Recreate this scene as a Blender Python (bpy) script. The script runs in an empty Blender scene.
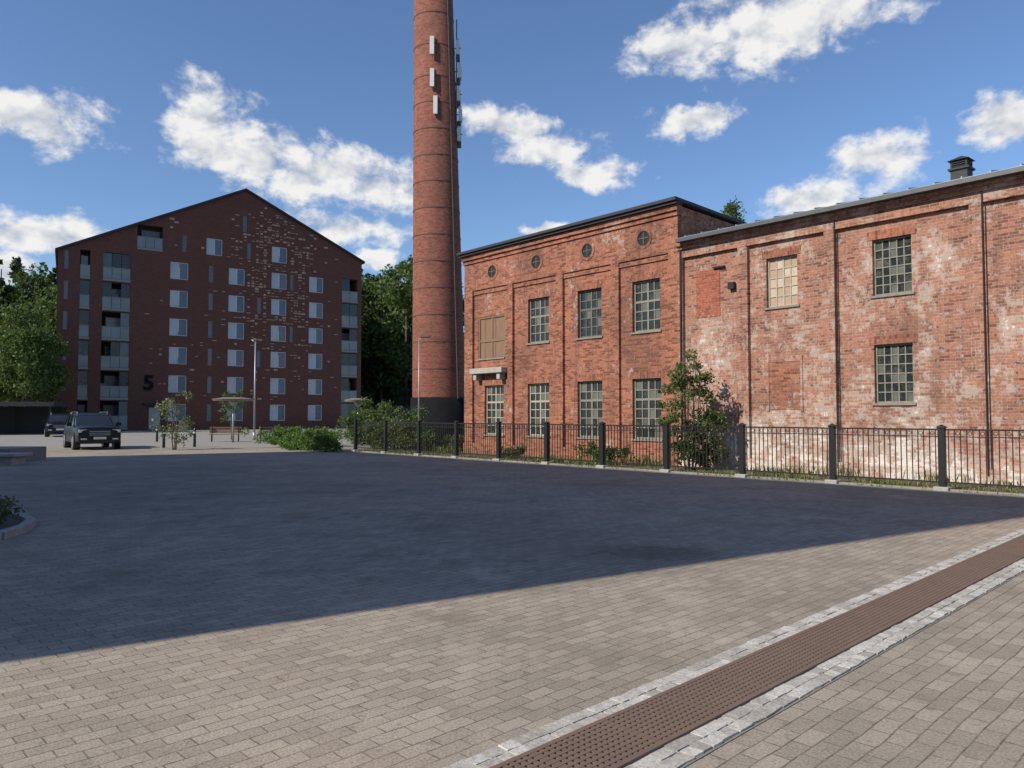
import bpy, bmesh, math, random
import numpy as np
from mathutils import Vector, Matrix
random.seed(7)
scene=bpy.context.scene
COL=scene.collection
# ------------------------------------------------------------------ helpers
def empty(name,loc=(0,0,0),rz=0.0):
    o=bpy.data.objects.new(name,None); COL.objects.link(o)
    o.location=loc; o.rotation_euler=(0,0,rz); return o
class B:
    def __init__(s): s.v=[];s.f=[];s.m=[]
    def quad(s,pts,m=0):
        n=len(s.v); s.v+= [tuple(p) for p in pts]; s.f.append(tuple(range(n,n+len(pts)))); s.m.append(m)
    def box(s,x0,x1,y0,y1,z0,z1,m=0,j=0):
        n=len(s.v)
        c=[(x0,y0,z0),(x1,y0,z0),(x1,y1,z0),(x0,y1,z0),(x0,y0,z1),(x1,y0,z1),(x1,y1,z1),(x0,y1,z1)]
        if j: c=[(a+random.uniform(-j,j),b+random.uniform(-j,j),d+random.uniform(-j*.25,j*.25)) for a,b,d in c]
        s.v+=c
        for f in ((3,2,1,0),(4,5,6,7),(0,1,5,4),(1,2,6,5),(2,3,7,6),(3,0,4,7)):
            s.f.append(tuple(n+i for i in f)); s.m.append(m)
    def limb(s,p0,p1,r0,r1,seg=8,m=0,caps=True):
        p0=Vector(p0);p1=Vector(p1);d=(p1-p0)
        if d.length<1e-6: return
        q=d.to_track_quat('Z','Y'); n=len(s.v)
        for p,r in((p0,r0),(p1,r1)):
            for i in range(seg):
                a=2*math.pi*i/seg
                s.v.append(tuple(p+q@Vector((r*math.cos(a),r*math.sin(a),0))))
        for i in range(seg):
            k=(i+1)%seg; s.f.append((n+i,n+k,n+seg+k,n+seg+i)); s.m.append(m)
        if caps:
            s.f.append(tuple(n+i for i in reversed(range(seg))));s.m.append(m)
            s.f.append(tuple(n+seg+i for i in range(seg)));s.m.append(m)
    def wall(s,x0,x1,z0,z1,y,holes,m=0,depth=.2):
        xs=sorted(set([x0,x1]+[h[0] for h in holes]+[h[1] for h in holes]))
        zs=sorted(set([z0,z1]+[h[2] for h in holes]+[h[3] for h in holes]))
        for i in range(len(xs)-1):
            for j in range(len(zs)-1):
                cx=(xs[i]+xs[i+1])/2;cz=(zs[j]+zs[j+1])/2
                if any(h[0]<cx<h[1] and h[2]<cz<h[3] for h in holes): continue
                s.quad([(xs[i],y,zs[j]),(xs[i+1],y,zs[j]),(xs[i+1],y,zs[j+1]),(xs[i],y,zs[j+1])],m)
        for h in holes:
            a,b,c,d=h[:4]; D=y+(h[4] if len(h)>4 else depth)
            s.quad([(a,y,c),(a,y,d),(a,D,d),(a,D,c)],m)
            s.quad([(b,y,d),(b,y,c),(b,D,c),(b,D,d)],m)
            s.quad([(a,y,d),(b,y,d),(b,D,d),(a,D,d)],m)
            s.quad([(b,y,c),(a,y,c),(a,D,c),(b,D,c)],m)
    def build(s,name,mats,parent=None,smooth=False,loc=None,rz=0,bevel=0):
        me=bpy.data.meshes.new(name); me.from_pydata(s.v,[],s.f)
        for m in mats: me.materials.append(m)
        me.polygons.foreach_set('material_index',s.m)
        if smooth: me.polygons.foreach_set('use_smooth',[True]*len(s.f))
        me.update()
        o=bpy.data.objects.new(name,me); COL.objects.link(o)
        if loc: o.location=loc
        o.rotation_euler=(0,0,rz)
        if parent: o.parent=parent
        if bevel:
            b=o.modifiers.new('bevel','BEVEL'); b.width=bevel; b.segments=2
        return o
# node helpers
class NT:
    def __init__(s,tree): s.t=tree; s.n=tree.nodes; s.l=tree.links
    def set(s,inp,val):
        if isinstance(val,bpy.types.NodeSocket): s.l.new(val,inp)
        else: inp.default_value=val
    def math(s,op,a,b=0.0,c=None,clamp=False):
        n=s.n.new('ShaderNodeMath'); n.operation=op; n.use_clamp=clamp
        s.set(n.inputs[0],a); s.set(n.inputs[1],b)
        if c is not None: s.set(n.inputs[2],c)
        return n.outputs[0]
    def vec(s,op,a,b=(0,0,0)):
        n=s.n.new('ShaderNodeVectorMath'); n.operation=op
        s.set(n.inputs[0],a); s.set(n.inputs[1],b)
        return n.outputs[1] if op in('LENGTH','DOT_PRODUCT') else n.outputs[0]
    def noise(s,v,scale,detail=4,rough=.55,dist=0,col=False):
        n=s.n.new('ShaderNodeTexNoise'); s.set(n.inputs['Vector'],v); n.inputs['Scale'].default_value=scale
        n.inputs['Detail'].default_value=detail; n.inputs['Roughness'].default_value=rough; n.inputs['Distortion'].default_value=dist
        return n.outputs['Color'] if col else n.outputs['Fac']
    def mix(s,f,a,b,mode='MIX'):
        n=s.n.new('ShaderNodeMix'); n.data_type='RGBA'; n.blend_type=mode
        s.set(n.inputs[0],f); s.set(n.inputs[6],a if isinstance(a,bpy.types.NodeSocket) else (*a,1)); s.set(n.inputs[7],b if isinstance(b,bpy.types.NodeSocket) else (*b,1))
        return n.outputs[2]
    def step(s,x,lo,hi,a=0.0,b=1.0):
        n=s.n.new('ShaderNodeMapRange'); n.interpolation_type='SMOOTHSTEP'
        s.set(n.inputs[0],x); n.inputs[1].default_value=lo; n.inputs[2].default_value=hi; n.inputs[3].default_value=a; n.inputs[4].default_value=b
        return n.outputs[0]
    def comb(s,x,y,z=0.0):
        n=s.n.new('ShaderNodeCombineXYZ'); s.set(n.inputs[0],x);s.set(n.inputs[1],y);s.set(n.inputs[2],z); return n.outputs[0]
    def sep(s,v):
        n=s.n.new('ShaderNodeSeparateXYZ'); s.l.new(v,n.inputs[0]); return n.outputs
    def obj(s): return s.n.new('ShaderNodeTexCoord').outputs['Object']
    def bump(s,h,strength,dist):
        n=s.n.new('ShaderNodeBump'); n.inputs['Strength'].default_value=strength; n.inputs['Distance'].default_value=dist
        s.l.new(h,n.inputs['Height']); return n.outputs[0]
def mat(name,rough=.8,metal=0,spec=.5):
    m=bpy.data.materials.new(name); m.use_nodes=True; t=NT(m.node_tree)
    b=m.node_tree.nodes['Principled BSDF']; b.inputs['Roughness'].default_value=rough; b.inputs['Metallic'].default_value=metal
    b.inputs['Specular IOR Level'].default_value=spec
    return m,t,b
def simple(name,c,rough=.7,metal=0,var=.25,scale=6,spec=.5):
    m,t,b=mat(name,rough,metal,spec); n=t.noise(t.obj(),scale,3)
    col=t.mix(n,tuple(x*(1-var) for x in c),tuple(min(1,x*(1+var)) for x in c)); t.l.new(col,b.inputs['Base Color']); return m
def bricktex(t,v,c1,c2,mo,bw,rh,ms,off=.5):
    n=t.n.new('ShaderNodeTexBrick'); t.l.new(v,n.inputs['Vector']); n.inputs['Scale'].default_value=1
    n.inputs['Color1'].default_value=(*c1,1); n.inputs['Color2'].default_value=(*c2,1); n.inputs['Mortar'].default_value=(*mo,1)
    n.inputs['Brick Width'].default_value=bw; n.inputs['Row Height'].default_value=rh; n.inputs['Mortar Size'].default_value=ms
    n.inputs['Mortar Smooth'].default_value=.2; n.inputs['Bias'].default_value=0; n.offset=off
    return n
def brick_mat(name,c1,c2,mo,bw=.235,rh=.074,ms=.007,white=0.0,wcol=(.55,.45,.38),soot=.4,cyl=0,vert=False,lowstain=0.0,dark=.6,streak=.5,pale=.35):
    m,t,b=mat(name,.9,0,.2); o=t.obj(); x,y,z=t.sep(o)
    if cyl: h=t.math('MULTIPLY',t.math('ARCTAN2',y,x),cyl); v=t.comb(h,z)
    else:
        h=t.math('ADD',x,y); v=t.comb(z,h) if vert else t.comb(h,z)
    v=t.vec('ADD',v,t.vec('MULTIPLY',t.vec('SUBTRACT',t.noise(o,1.2,1,col=True),(.5,.5,.5)),(.02,.02,0)))
    A=bricktex(t,v,(0,0,0),(1,1,1),(.5,.5,.5),bw,rh,ms); r=A.outputs['Color']; mort=A.outputs['Fac']
    r2=t.math('FRACT',t.math('MULTIPLY',r,7.37))
    big=t.noise(o,.33,5,.6); mid=t.noise(o,1.7,4,.65); fine=t.noise(o,14,2,.7)
    col=t.mix(r,c1,c2)
    col=t.mix(t.step(t.math('ADD',t.math('MULTIPLY',r2,.7),mid),.86,1.06,0,dark),col,tuple(c*.42 for c in c2))
    if pale: col=t.mix(t.step(t.math('SUBTRACT',mid,t.math('MULTIPLY',r2,.4)),.2,.42,0,pale),col,(min(1,c1[0]*1.2),c1[1]*1.5,c1[2]*1.45))
    col=t.mix(mort,col,mo)
    col=t.mix(t.step(big,.46,.68,0,soot),col,(.10,.058,.046))
    st=t.noise(t.comb(t.math('MULTIPLY',h,2.6),t.math('MULTIPLY',z,.16),4.0),1.0,4,.65)
    col=t.mix(t.step(st,.48,.70,0,streak),col,(.12,.068,.052))
    col=t.mix(1,col,t.comb(*[t.step(fine,.2,.8,.72,1.26)]*3),'MULTIPLY')
    if white>0:
        p=t.comb(h,t.math('MULTIPLY',z,.6),3.0)
        w=t.noise(p,.7,5,.68); w2=t.noise(p,5.5,4,.8)
        s_=t.math('ADD',t.math('ADD',w,t.math('MULTIPLY',t.math('SUBTRACT',r2,.5),.22)),t.math('MULTIPLY',t.math('SUBTRACT',w2,.5),.8))
        if lowstain>0: s_=t.math('ADD',s_,t.step(z,0,1.8,lowstain,0))
        col=t.mix(t.step(s_,.68-white,.82-white,0,.58),col,wcol)
        col=t.mix(t.step(s_,.89-white,.96-white,0,.8),col,(.68,.62,.56))
    t.l.new(col,b.inputs['Base Color'])
    t.l.new(t.bump(t.math('ADD',t.math('MULTIPLY',mort,-1.0),t.math('MULTIPLY',r,.35)),.7,.012),b.inputs['Normal'])
    return m
# ------------------------------------------------------------------ materials
M_brickL=brick_mat('old_red_brick',(.40,.138,.082),(.27,.09,.057),(.31,.22,.17),white=.055,soot=.45)
M_brickR=brick_mat('old_weathered_brick',(.385,.16,.106),(.265,.105,.072),(.36,.28,.23),white=.19,soot=.4,lowstain=.2,dark=.7,streak=.5)
M_lint=brick_mat('soldier_course_brick',(.38,.125,.07),(.28,.09,.055),(.28,.2,.16),vert=True,white=.05)
M_patch=brick_mat('newer_brick_infill',(.36,.10,.06),(.30,.08,.05),(.32,.2,.15),white=.05,soot=.2,dark=.3)
M_chim=brick_mat('chimney_brick',(.27,.092,.062),(.21,.07,.05),(.21,.12,.09),bw=.24,rh=.08,cyl=1.4,white=.0,soot=.3,dark=.3,streak=.3)
M_apt=brick_mat('dark_red_brick',(.17,.074,.054),(.14,.06,.045),(.12,.062,.05),bw=.3,rh=.1,ms=.012,soot=.1,dark=.15,streak=.05,pale=0)
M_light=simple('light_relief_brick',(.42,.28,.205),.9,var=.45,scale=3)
M_shadeb=simple('neighbour_render',(.42,.38,.33),.9,var=.1,scale=1)
M_metalroof=simple('metal_roof',(.27,.30,.32),.45,.3,var=.25,scale=2)
M_darkroof=simple('bitumen_roof',(.03,.03,.034),.7,var=.3)
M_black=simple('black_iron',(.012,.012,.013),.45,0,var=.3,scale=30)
M_blackpaint=simple('black_base_paint',(.012,.012,.014),.9,0,var=.4,scale=2,spec=.1)
M_white=simple('white_paint',(.62,.6,.56),.6,var=.15,scale=9)
M_cream=simple('old_cream_frame',(.40,.35,.27),.75,var=.4,scale=12)
M_greyframe=simple('weathered_dark_frame',(.13,.12,.10),.7,var=.4,scale=15)
M_midframe=simple('peeling_frame',(.24,.215,.17),.75,var=.5,scale=18)
M_aptframe=simple('apartment_frame',(.52,.53,.54),.5,var=.1)
M_balframe=simple('balcony_frame',(.22,.22,.225),.5,var=.1)
M_stone=simple('granite',(.34,.325,.30),.85,var=.35,scale=18)
M_conc=simple('concrete',(.38,.35,.30),.9,var=.3,scale=5)
M_sill=simple('weathered_sill',(.25,.21,.18),.9,var=.4,scale=8)
M_pole=simple('galvanised_steel',(.36,.37,.38),.45,.5,var=.15)
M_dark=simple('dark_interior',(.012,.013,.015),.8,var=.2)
M_bark=simple('bark',(.10,.075,.055),.95,var=.4,scale=12)
def glass_mat(name,dark,light,thr,rough=.12,tint=(.5,.45,.35),spec=.6):
    m,t,b=mat(name,rough,0,spec); g=t.n.new('ShaderNodeNewGeometry').outputs['Random Per Island']
    n=t.noise(t.obj(),5,3,.7)
    c=t.mix(t.step(g,thr-.15,thr+.15),dark,light)
    c=t.mix(t.step(n,.5,.75,0,.35),c,tint); t.l.new(c,b.inputs['Base Color'])
    t.l.new(t.step(n,.3,.8,rough,rough+.35),b.inputs['Roughness']); return m
M_glOld=glass_mat('dusty_old_glass',(.022,.028,.028),(.13,.135,.115),.75,tint=(.17,.155,.12),spec=.4)
M_glPale=glass_mat('boarded_pane',(.42,.30,.21),(.52,.44,.35),.5,.6,(.30,.17,.1),spec=.2)
M_glApt=glass_mat('apartment_glass',(.10,.12,.15),(.40,.43,.47),.5,.06,(.2,.22,.25))
M_glBal=glass_mat('balcony_glass',(.03,.035,.04),(.12,.14,.15),.65,.08,(.06,.07,.08))
m,t,b=mat('plywood_board',.8); x,y,z=t.sep(t.obj())
n=t.noise(t.comb(t.math('MULTIPLY',x,9),y,t.math('MULTIPLY',z,.8)),2.5,6,.6)
t.l.new(t.mix(n,(.11,.065,.04),(.33,.2,.12)),b.inputs['Base Color']); M_ply=m
def leaf_mat(name,dark,light,odd=None,oddthr=.9):
    m,t,b=mat(name,.6,0,.3); g=t.n.new('ShaderNodeNewGeometry').outputs['Random Per Island']
    n=t.noise(t.obj(),.9,2); c=t.mix(t.math('ADD',t.math('MULTIPLY',g,.6),t.math('MULTIPLY',n,.5)),dark,light)
    if odd: c=t.mix(t.step(g,oddthr,oddthr+.02),c,odd)
    t.l.new(c,b.inputs['Base Color'])
    tr=t.n.new('ShaderNodeBsdfTranslucent'); t.l.new(t.mix(.5,c,(.25,.35,.05)),tr.inputs[0])
    mx=t.n.new('ShaderNodeMixShader'); mx.inputs[0].default_value=.25
    t.l.new(b.outputs[0],mx.inputs[1]); t.l.new(tr.outputs[0],mx.inputs[2]); t.l.new(mx.outputs[0],t.n['Material Output'].inputs[0]); return m
L_dec=leaf_mat('deciduous_leaves',(.035,.065,.016),(.11,.16,.04))
L_con=leaf_mat('conifer_needles',(.022,.042,.018),(.06,.09,.033))
L_hedge=leaf_mat('hedge_leaves',(.04,.09,.015),(.13,.22,.045))
L_shrub=leaf_mat('shrub_leaves',(.04,.075,.025),(.12,.17,.055),(.24,.12,.06),.90)
L_olive=leaf_mat('sapling_leaves',(.10,.13,.05),(.26,.28,.14))
L_grass=leaf_mat('weeds',(.06,.10,.02),(.17,.21,.06),(.3,.27,.13),.7)
# ------------------------------------------------------------------ sun direction
EL=math.radians(36); SH=Vector((-.849,-.529)).normalized()
S=Vector((SH.x*math.cos(EL),SH.y*math.cos(EL),math.sin(EL)))
sun=bpy.data.lights.new('sun','SUN'); sun.energy=4.95; sun.angle=math.radians(.5); sun.color=(1,.925,.80)
so=bpy.data.objects.new('sun',sun); COL.objects.link(so); so.rotation_euler=S.to_track_quat('Z','Y').to_euler(); so.location=(-40,-30,60)
# ------------------------------------------------------------------ world
w=bpy.data.worlds.new('World'); scene.world=w; w.use_nodes=True; t=NT(w.node_tree); bg=t.n['Background']
w.cycles.sampling_method='MANUAL'; w.cycles.sample_map_resolution=256
sky=t.n.new('ShaderNodeTexSky'); sky.sky_type='NISHITA'; sky.sun_disc=False; sky.sun_elevation=EL
sky.sun_rotation=math.atan2(SH.x,SH.y)%(2*math.pi); sky.air_density=1.0; sky.dust_density=.35; sky.ozone_density=2.0
dirv=t.vec('NORMALIZE',t.n.new('ShaderNodeTexCoord').outputs['Generated'])
x,y,z=t.sep(dirv)
skyc=t.mix(1,sky.outputs[0],(.87,1.0,1.19),'MULTIPLY')
az=t.math('ARCTAN2',x,y); el=t.math('ARCSINE',z)
P=t.comb(az,el)
wn=t.noise(dirv,14,4,.6,col=True)
P=t.vec('ADD',P,t.vec('MULTIPLY',t.vec('SUBTRACT',wn,(.5,.5,.5)),(.06,.04,0)))
CL=[(-.61,.385,.080,.028),(-.40,.385,.060,.042),(-.35,.35,.085,.038),(-.25,.315,.075,.030),(-.17,.295,.055,.030),
(-.20,.24,.080,.022),(-.63,.235,.08,.022),(0.0,.385,.055,.022),(.05,.352,.065,.024),(.11,.318,.055,.018),
(.22,.49,.070,.030),(.35,.52,.115,.050),(.24,.385,.062,.017),(.48,.335,.060,.032),(.40,.29,.070,.020),
(.66,.385,.055,.026),(.042,.247,.025,.008),(-.67,.19,.04,.016),(-.19,.20,.045,.010),
(1.3,.35,.12,.05),(-1.4,.5,.15,.06)]
out=None
for xt,zt,rx,ry in CL:
    a=math.atan(xt); e=math.atan(zt*math.cos(a)); c=math.cos(a)
    l=t.vec('LENGTH',t.vec('MULTIPLY',t.vec('SUBTRACT',P,(a,e,0)),(1/(rx*c*1.15),1/(ry*1.12),0)))
    out=l if out is None else t.math('MINIMUM',out,l)
m1=t.math('MAXIMUM',t.math('SUBTRACT',1.0,out),-1.0)
dv=t.vec('MULTIPLY',dirv,(1,1,1.4))
n1=t.noise(dv,19,7,.6,.15); n2=t.noise(t.vec('ADD',dv,(-.012,0,.024)),19,3,.6,.15)
dens=t.math('ADD',m1,t.math('MULTIPLY',t.math('SUBTRACT',n1,.5),2.8))
alpha=t.step(dens,-.12,.60)
lit=t.math('ADD',t.math('SUBTRACT',.84,t.math('MULTIPLY',t.step(dens,.3,1.3),.28)),t.math('MULTIPLY',t.math('SUBTRACT',n1,n2),3.6),clamp=True)
ccol=t.mix(lit,(3.8,4.2,5.0),(7.6,7.5,7.35))
fin=t.mix(t.math('MULTIPLY',alpha,.97),skyc,ccol); t.l.new(fin,bg.inputs[0]); bg.inputs[1].default_value=.12
# ------------------------------------------------------------------ ground
ANG=math.atan2(.70,.714)
def sheet(name,pts,z,m):
    b_=B(); b_.quad([(p[0],p[1],z) for p in pts],0); return b_.build(name,[m])
m,t,b=mat('far_ground',.95); o=t.obj(); n=t.noise(o,.05,4)
t.l.new(t.mix(n,(.10,.10,.09),(.17,.165,.15)),b.inputs['Base Color']); M_far=m
sheet('ground',[(-900,-900),(900,-900),(900,900),(-900,900)],-.012,M_far)
def paver(name,c1,c2,mo,bw,rh,ms,rot):
    m,t,b=mat(name,.9,0,.08); o=t.obj(); x,y,z=t.sep(o); ca,sa=math.cos(rot),math.sin(rot)
    v=t.comb(t.math('ADD',t.math('MULTIPLY',x,ca),t.math('MULTIPLY',y,sa)),t.math('SUBTRACT',t.math('MULTIPLY',y,ca),t.math('MULTIPLY',x,sa)))
    v=t.vec('ADD',v,t.vec('MULTIPLY',t.vec('SUBTRACT',t.noise(o,2.2,2,col=True),(.5,.5,.5)),(.03,.03,0)))
    A=bricktex(t,v,c1,c2,mo,bw,rh,ms)
    big=t.noise(o,.16,5,.62); mid=t.noise(o,1.1,5,.65); fine=t.noise(o,70,3,.75); spk=t.noise(o,9,3,.6)
    c=A.outputs['Color']
    c=t.mix(t.math('MULTIPLY',A.outputs['Fac'],t.step(spk,.4,.62,.6,0)),c,c2)
    c=t.mix(t.step(big,.42,.62,0,.36),c,tuple(q_*.60 for q_ in c2)); c=t.mix(t.step(mid,.50,.70,0,.5),c,tuple(q_*.6 for q_ in c2))
    c=t.mix(t.step(big,.5,.36,0,.35),c,(c1[0]*.95,c1[1]*.80,c1[2]*.76))
    c=t.mix(t.step(mid,.28,.45,.5,0),c,tuple(min(1,q_*1.2) for q_ in c1))
    c=t.mix(t.step(spk,.58,.72,0,.45),c,tuple(q_*.48 for q_ in c2))
    c=t.mix(1,c,t.comb(*[t.step(fine,.2,.8,.62,1.34)]*3),'MULTIPLY')
    d=t.vec('LENGTH',t.vec('MULTIPLY',t.vec('SUBTRACT',o,(1.7,9.0,0)),(1/1.0,1/.7,0)))
    c=t.mix(t.step(t.math('ADD',d,t.math('MULTIPLY',spk,1.6)),1.0,1.9,.55,0),c,(.10,.10,.06))
    t.l.new(c,b.inputs['Base Color'])
    t.l.new(t.bump(t.math('ADD',t.math('MULTIPLY',A.outputs['Fac'],-1),t.math('MULTIPLY',fine,.6)),.7,.008),b.inputs['Normal']); return m
M_pave=paver('grey_pavers',(.41,.352,.282),(.31,.265,.213),(.14,.118,.092),.21,.105,.0045,ANG)
m,t,b=mat('asphalt',.9,0,.15); n=t.noise(t.obj(),.3,4); f=t.noise(t.obj(),40,2)
t.l.new(t.mix(f,t.mix(n,(.20,.185,.165),(.27,.25,.22)),(.33,.31,.28)),b.inputs['Base Color']); M_asph=m
sheet('road',[(-90,30),(30,33),(30,140),(-120,140)],-.008,M_asph)
sheet('plaza_pavement',[(-60,-30),(40,-30),(40,38),(-60,38)],0,M_pave)
# drainage channel
dr=empty('drainage_channel',(0,0,0),ANG)
m,t,b=mat('rusty_cast_iron',.8,.1); n=t.noise(t.obj(),3,4,.7); f=t.noise(t.obj(),50,2)
t.l.new(t.mix(f,t.mix(n,(.12,.075,.055),(.25,.155,.105)),(.17,.12,.09)),b.inputs['Base Color']); M_rust=m
M_grout=simple('sandy_joint',(.24,.21,.175),.95,var=.4,scale=20)
bb=B(); bb.quad([(-8,1.99,.004),(34,1.99,.004),(34,2.75,.004),(-8,2.75,.004)],0); bb.build('joint_bed',[M_grout],dr)
bb=B(); bb.quad([(-8,2.185,.008),(34,2.185,.008),(34,2.555,.008),(-8,2.555,.008)],0); bb.build('channel_bottom',[M_dark],dr)
bb=B(); ny=11; W0,W1=2.185,2.555
for i in range(ny):
    yy=W0+(W1-W0)*i/(ny-1); wd=.018 if 0<i<ny-1 else .03
    bb.box(-8,34,yy-wd/2,yy+wd/2,.004,.026)
xx=-8; k=0
while xx<34:
    wd=.05 if k%12==0 else .024
    bb.box(xx,xx+wd,W0+.008,W1-.008,.005,.0245); xx+=.042 if wd<.03 else .068; k+=1
bb.build('iron_grate',[M_rust],dr)
m,t,b=mat('granite_setts',.9,0,.2); gi=t.n.new('ShaderNodeNewGeometry').outputs['Random Per Island']; f=t.noise(t.obj(),45,3,.7); n=t.noise(t.obj(),2.5,4)
c=t.mix(gi,(.38,.345,.30),(.60,.565,.51)); c=t.mix(t.step(n,.48,.7,0,.5),c,(.33,.29,.245)); c=t.mix(1,c,t.comb(*[t.step(f,.2,.8,.65,1.2)]*3),'MULTIPLY'); t.l.new(c,b.inputs['Base Color'])
t.l.new(t.bump(f,.5,.01),b.inputs['Normal']); M_sett=m
bb=B()
for r0,r1 in ((2.005,2.085),(2.090,2.17),(2.57,2.65),(2.655,2.735)):
    xx=-8
    while xx<34:
        l=random.uniform(.06,.13); bb.box(xx,xx+l,r0,r1,-.02,.011+random.uniform(0,.005),0,.006); xx+=l+.006
bb.build('granite_setts',[M_sett],dr)
# ------------------------------------------------------------------ windows
def window(parent,x0,x1,z0,z1,y,cols,rows,fm,gm,fw=.05,mw=.022,tilt=.012,name='window',transom=None):
    bb=B()
    bb.box(x0,x0+fw,y-.03,y+.05,z0,z1,0); bb.box(x1-fw,x1,y-.03,y+.05,z0,z1,0)
    bb.box(x0+fw,x1-fw,y-.028,y+.048,z0,z0+fw,0); bb.box(x0+fw,x1-fw,y-.028,y+.048,z1-fw,z1,0)
    X0,X1,Z0,Z1=x0+fw,x1-fw,z0+fw,z1-fw
    for i in range(1,cols):
        xx=X0+(X1-X0)*i/cols; ww=mw*(2 if (cols%2==0 and i==cols//2) else 1)
        bb.box(xx-ww/2,xx+ww/2,y-.02,y+.02,Z0,Z1,0)
    for j in range(1,rows):
        zz=Z0+(Z1-Z0)*j/rows; ww=mw*(2.2 if transom==j else 1)
        bb.box(X0,X1,y-.017,y+.017,zz-ww/2,zz+ww/2,0)
    for i in range(cols):
        for j in range(rows):
            a=X0+(X1-X0)*i/cols;b_=X0+(X1-X0)*(i+1)/cols;c=Z0+(Z1-Z0)*j/rows;d=Z0+(Z1-Z0)*(j+1)/rows
            tx=random.uniform(-1,1)*tilt*(b_-a);tz=random.uniform(-1,1)*tilt*(d-c)
            bb.quad([(a,y+.003-tx-tz,c),(b_,y+.003+tx-tz,c),(b_,y+.003+tx+tz,d),(a,y+.003-tx+tz,d)],1)
    return bb.build(name,[fm,gm],parent)
# ------------------------------------------------------------------ old brick building
OB=empty('old_brick_factory',(15.06,13.16,0),math.atan2(-.753,.658))
XL,XJ,XR=-25.85,-14.77,9.0
cent=[-24.0,-21.36,-18.7,-16.15]
holes=[]
for i,c in enumerate(cent):
    holes.append((c-.6,c+.6,.8,2.8,.22))
    if i: holes.append((c-.58,c+.58,4.36,6.07,.22))
holes.append((-25.0,-23.3,3.93,5.65,.22))
bb=B(); bb.wall(XL,XJ,-.2,8.2,0,holes)
for a,b_ in ((XL,-25.3),(-23.05,-22.75),(-20.3,-19.95),(-17.6,-17.25),(-15.15,XJ)): bb.box(a,b_,-.10,.05,-.2,6.8)
bb.box(XL-.003,XJ+.003,-.103,.05,6.8,7.95); bb.box(XL-.03,XJ+.03,-.16,.05,7.95,8.1); bb.box(XL-.06,XJ+.06,-.23,.05,8.1,8.27)
bb.box(XL,XJ-.0,-.135,.03,-.2,.42)
for a,b_ in ((-25.3,-23.05),(-22.75,-20.3),(-19.95,-17.6),(-17.25,-15.15)): bb.box(a,b_,-.05,.04,6.62,6.79)
WB=5.2
bb.quad([(XL,0,-.2),(XL,0,8.25),(XL,WB,8.1),(XL,WB,-.2)]); bb.quad([(XJ,0,8.27),(XJ,0,-.2),(XJ,WB,-.2),(XJ,WB,8.1)]); bb.quad([(XL,WB,-.2),(XL,WB,8.1),(XJ,WB,8.1),(XJ,WB,-.2)])
bb.build('tall_wing_walls',[M_brickL],OB)
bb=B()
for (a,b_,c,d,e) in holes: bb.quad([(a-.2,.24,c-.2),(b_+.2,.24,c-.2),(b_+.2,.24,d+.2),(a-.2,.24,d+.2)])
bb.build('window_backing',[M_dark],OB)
bb=B()
f,bk=-.42,WB+.25
bb.box(XL-.12,XJ+.12,f+.08,-.0,8.28,8.36)
v=[(XL-.15,f,8.37),(XJ+.15,f,8.37),(XJ+.15,bk,8.12),(XL-.15,bk,8.12),(XL-.15,f,8.47),(XJ+.15,f,8.47),(XJ+.15,bk,8.22),(XL-.15,bk,8.22)]
n0=len(bb.v); bb.v+=v
for fc in ((3,2,1,0),(4,5,6,7),(0,1,5,4),(1,2,6,5),(2,3,7,6),(3,0,4,7)): bb.f.append(tuple(n0+i for i in fc)); bb.m.append(0)
bb.build('tall_wing_roof',[M_darkroof],OB)
bb=B()
for i,c in enumerate(cent):
    bb.box(c-.72,c+.72,-.012,.05,2.8,3.04)
    if i: bb.box(c-.7,c+.7,-.012,.05,6.07,6.30)
bb.build('window_lintels',[M_lint],OB)
bb=B()
for i,c in enumerate(cent):
    bb.box(c-.66,c+.66,-.05,.19,.74,.80)
    if i: bb.box(c-.64,c+.64,-.05,.19,4.30,4.36)
bb.box(-25.0,-23.3,-.05,.2,3.86,3.93)
bb.build('window_sills',[M_sill],OB)
bb=B(); bb.box(-25.15,-23.1,-.38,.03,3.28,3.50)
for xx in (-25.0,-23.5): bb.box(xx,xx+.2,-.30,.03,3.02,3.278)
bb.build('concrete_ledge',[M_conc],OB,bevel=.02)
for i,c in enumerate(cent):
    window(OB,c-.6,c+.6,.8,2.8,.13,4,6,M_cream if i<2 else M_midframe,M_glOld,.06,.032,transom=4)
    if i: window(OB,c-.58,c+.58,4.36,6.07,.13,4,5,(M_greyframe,M_midframe,M_greyframe,M_midframe)[i],M_glOld,.06,.032,transom=3)
bb=B()
for k in range(5): bb.box(-24.97+.335*k,-24.97+.335*k+.325,.06+.008*(k%2),.10,3.95,5.6)
bb.box(-24.99,-23.31,.035,.058,4.6,4.7); bb.box(-25.0,-24.93,.02,.12,3.93,5.65); bb.box(-23.37,-23.3,.02,.12,3.93,5.65); bb.box(-24.93,-23.37,.02,.12,5.58,5.65)
bb.box(-24.18,-24.12,.03,.06,3.95,4.6);bb.box(-24.18,-24.12,.03,.06,4.7,5.58)
bb.build('boarded_door',[M_ply],OB)
bb=B()
def ring(bb,cx,cz,r0,r1,y0,y1,m,seg=28):
    for i in range(seg):
        a=2*math.pi*i/seg; b_=2*math.pi*(i+1)/seg
        p=lambda r,t_,y_: (cx+r*math.cos(t_),y_,cz+r*math.sin(t_))
        bb.quad([p(r0,a,y0),p(r1,a,y0),p(r1,b_,y0),p(r0,b_,y0)],m)
        bb.quad([p(r1,a,y0),p(r1,a,y1),p(r1,b_,y1),p(r1,b_,y0)],m)
        bb.quad([p(r0,a,y1),p(r0,a,y0),p(r0,b_,y0),p(r0,b_,y1)],m)
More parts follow.
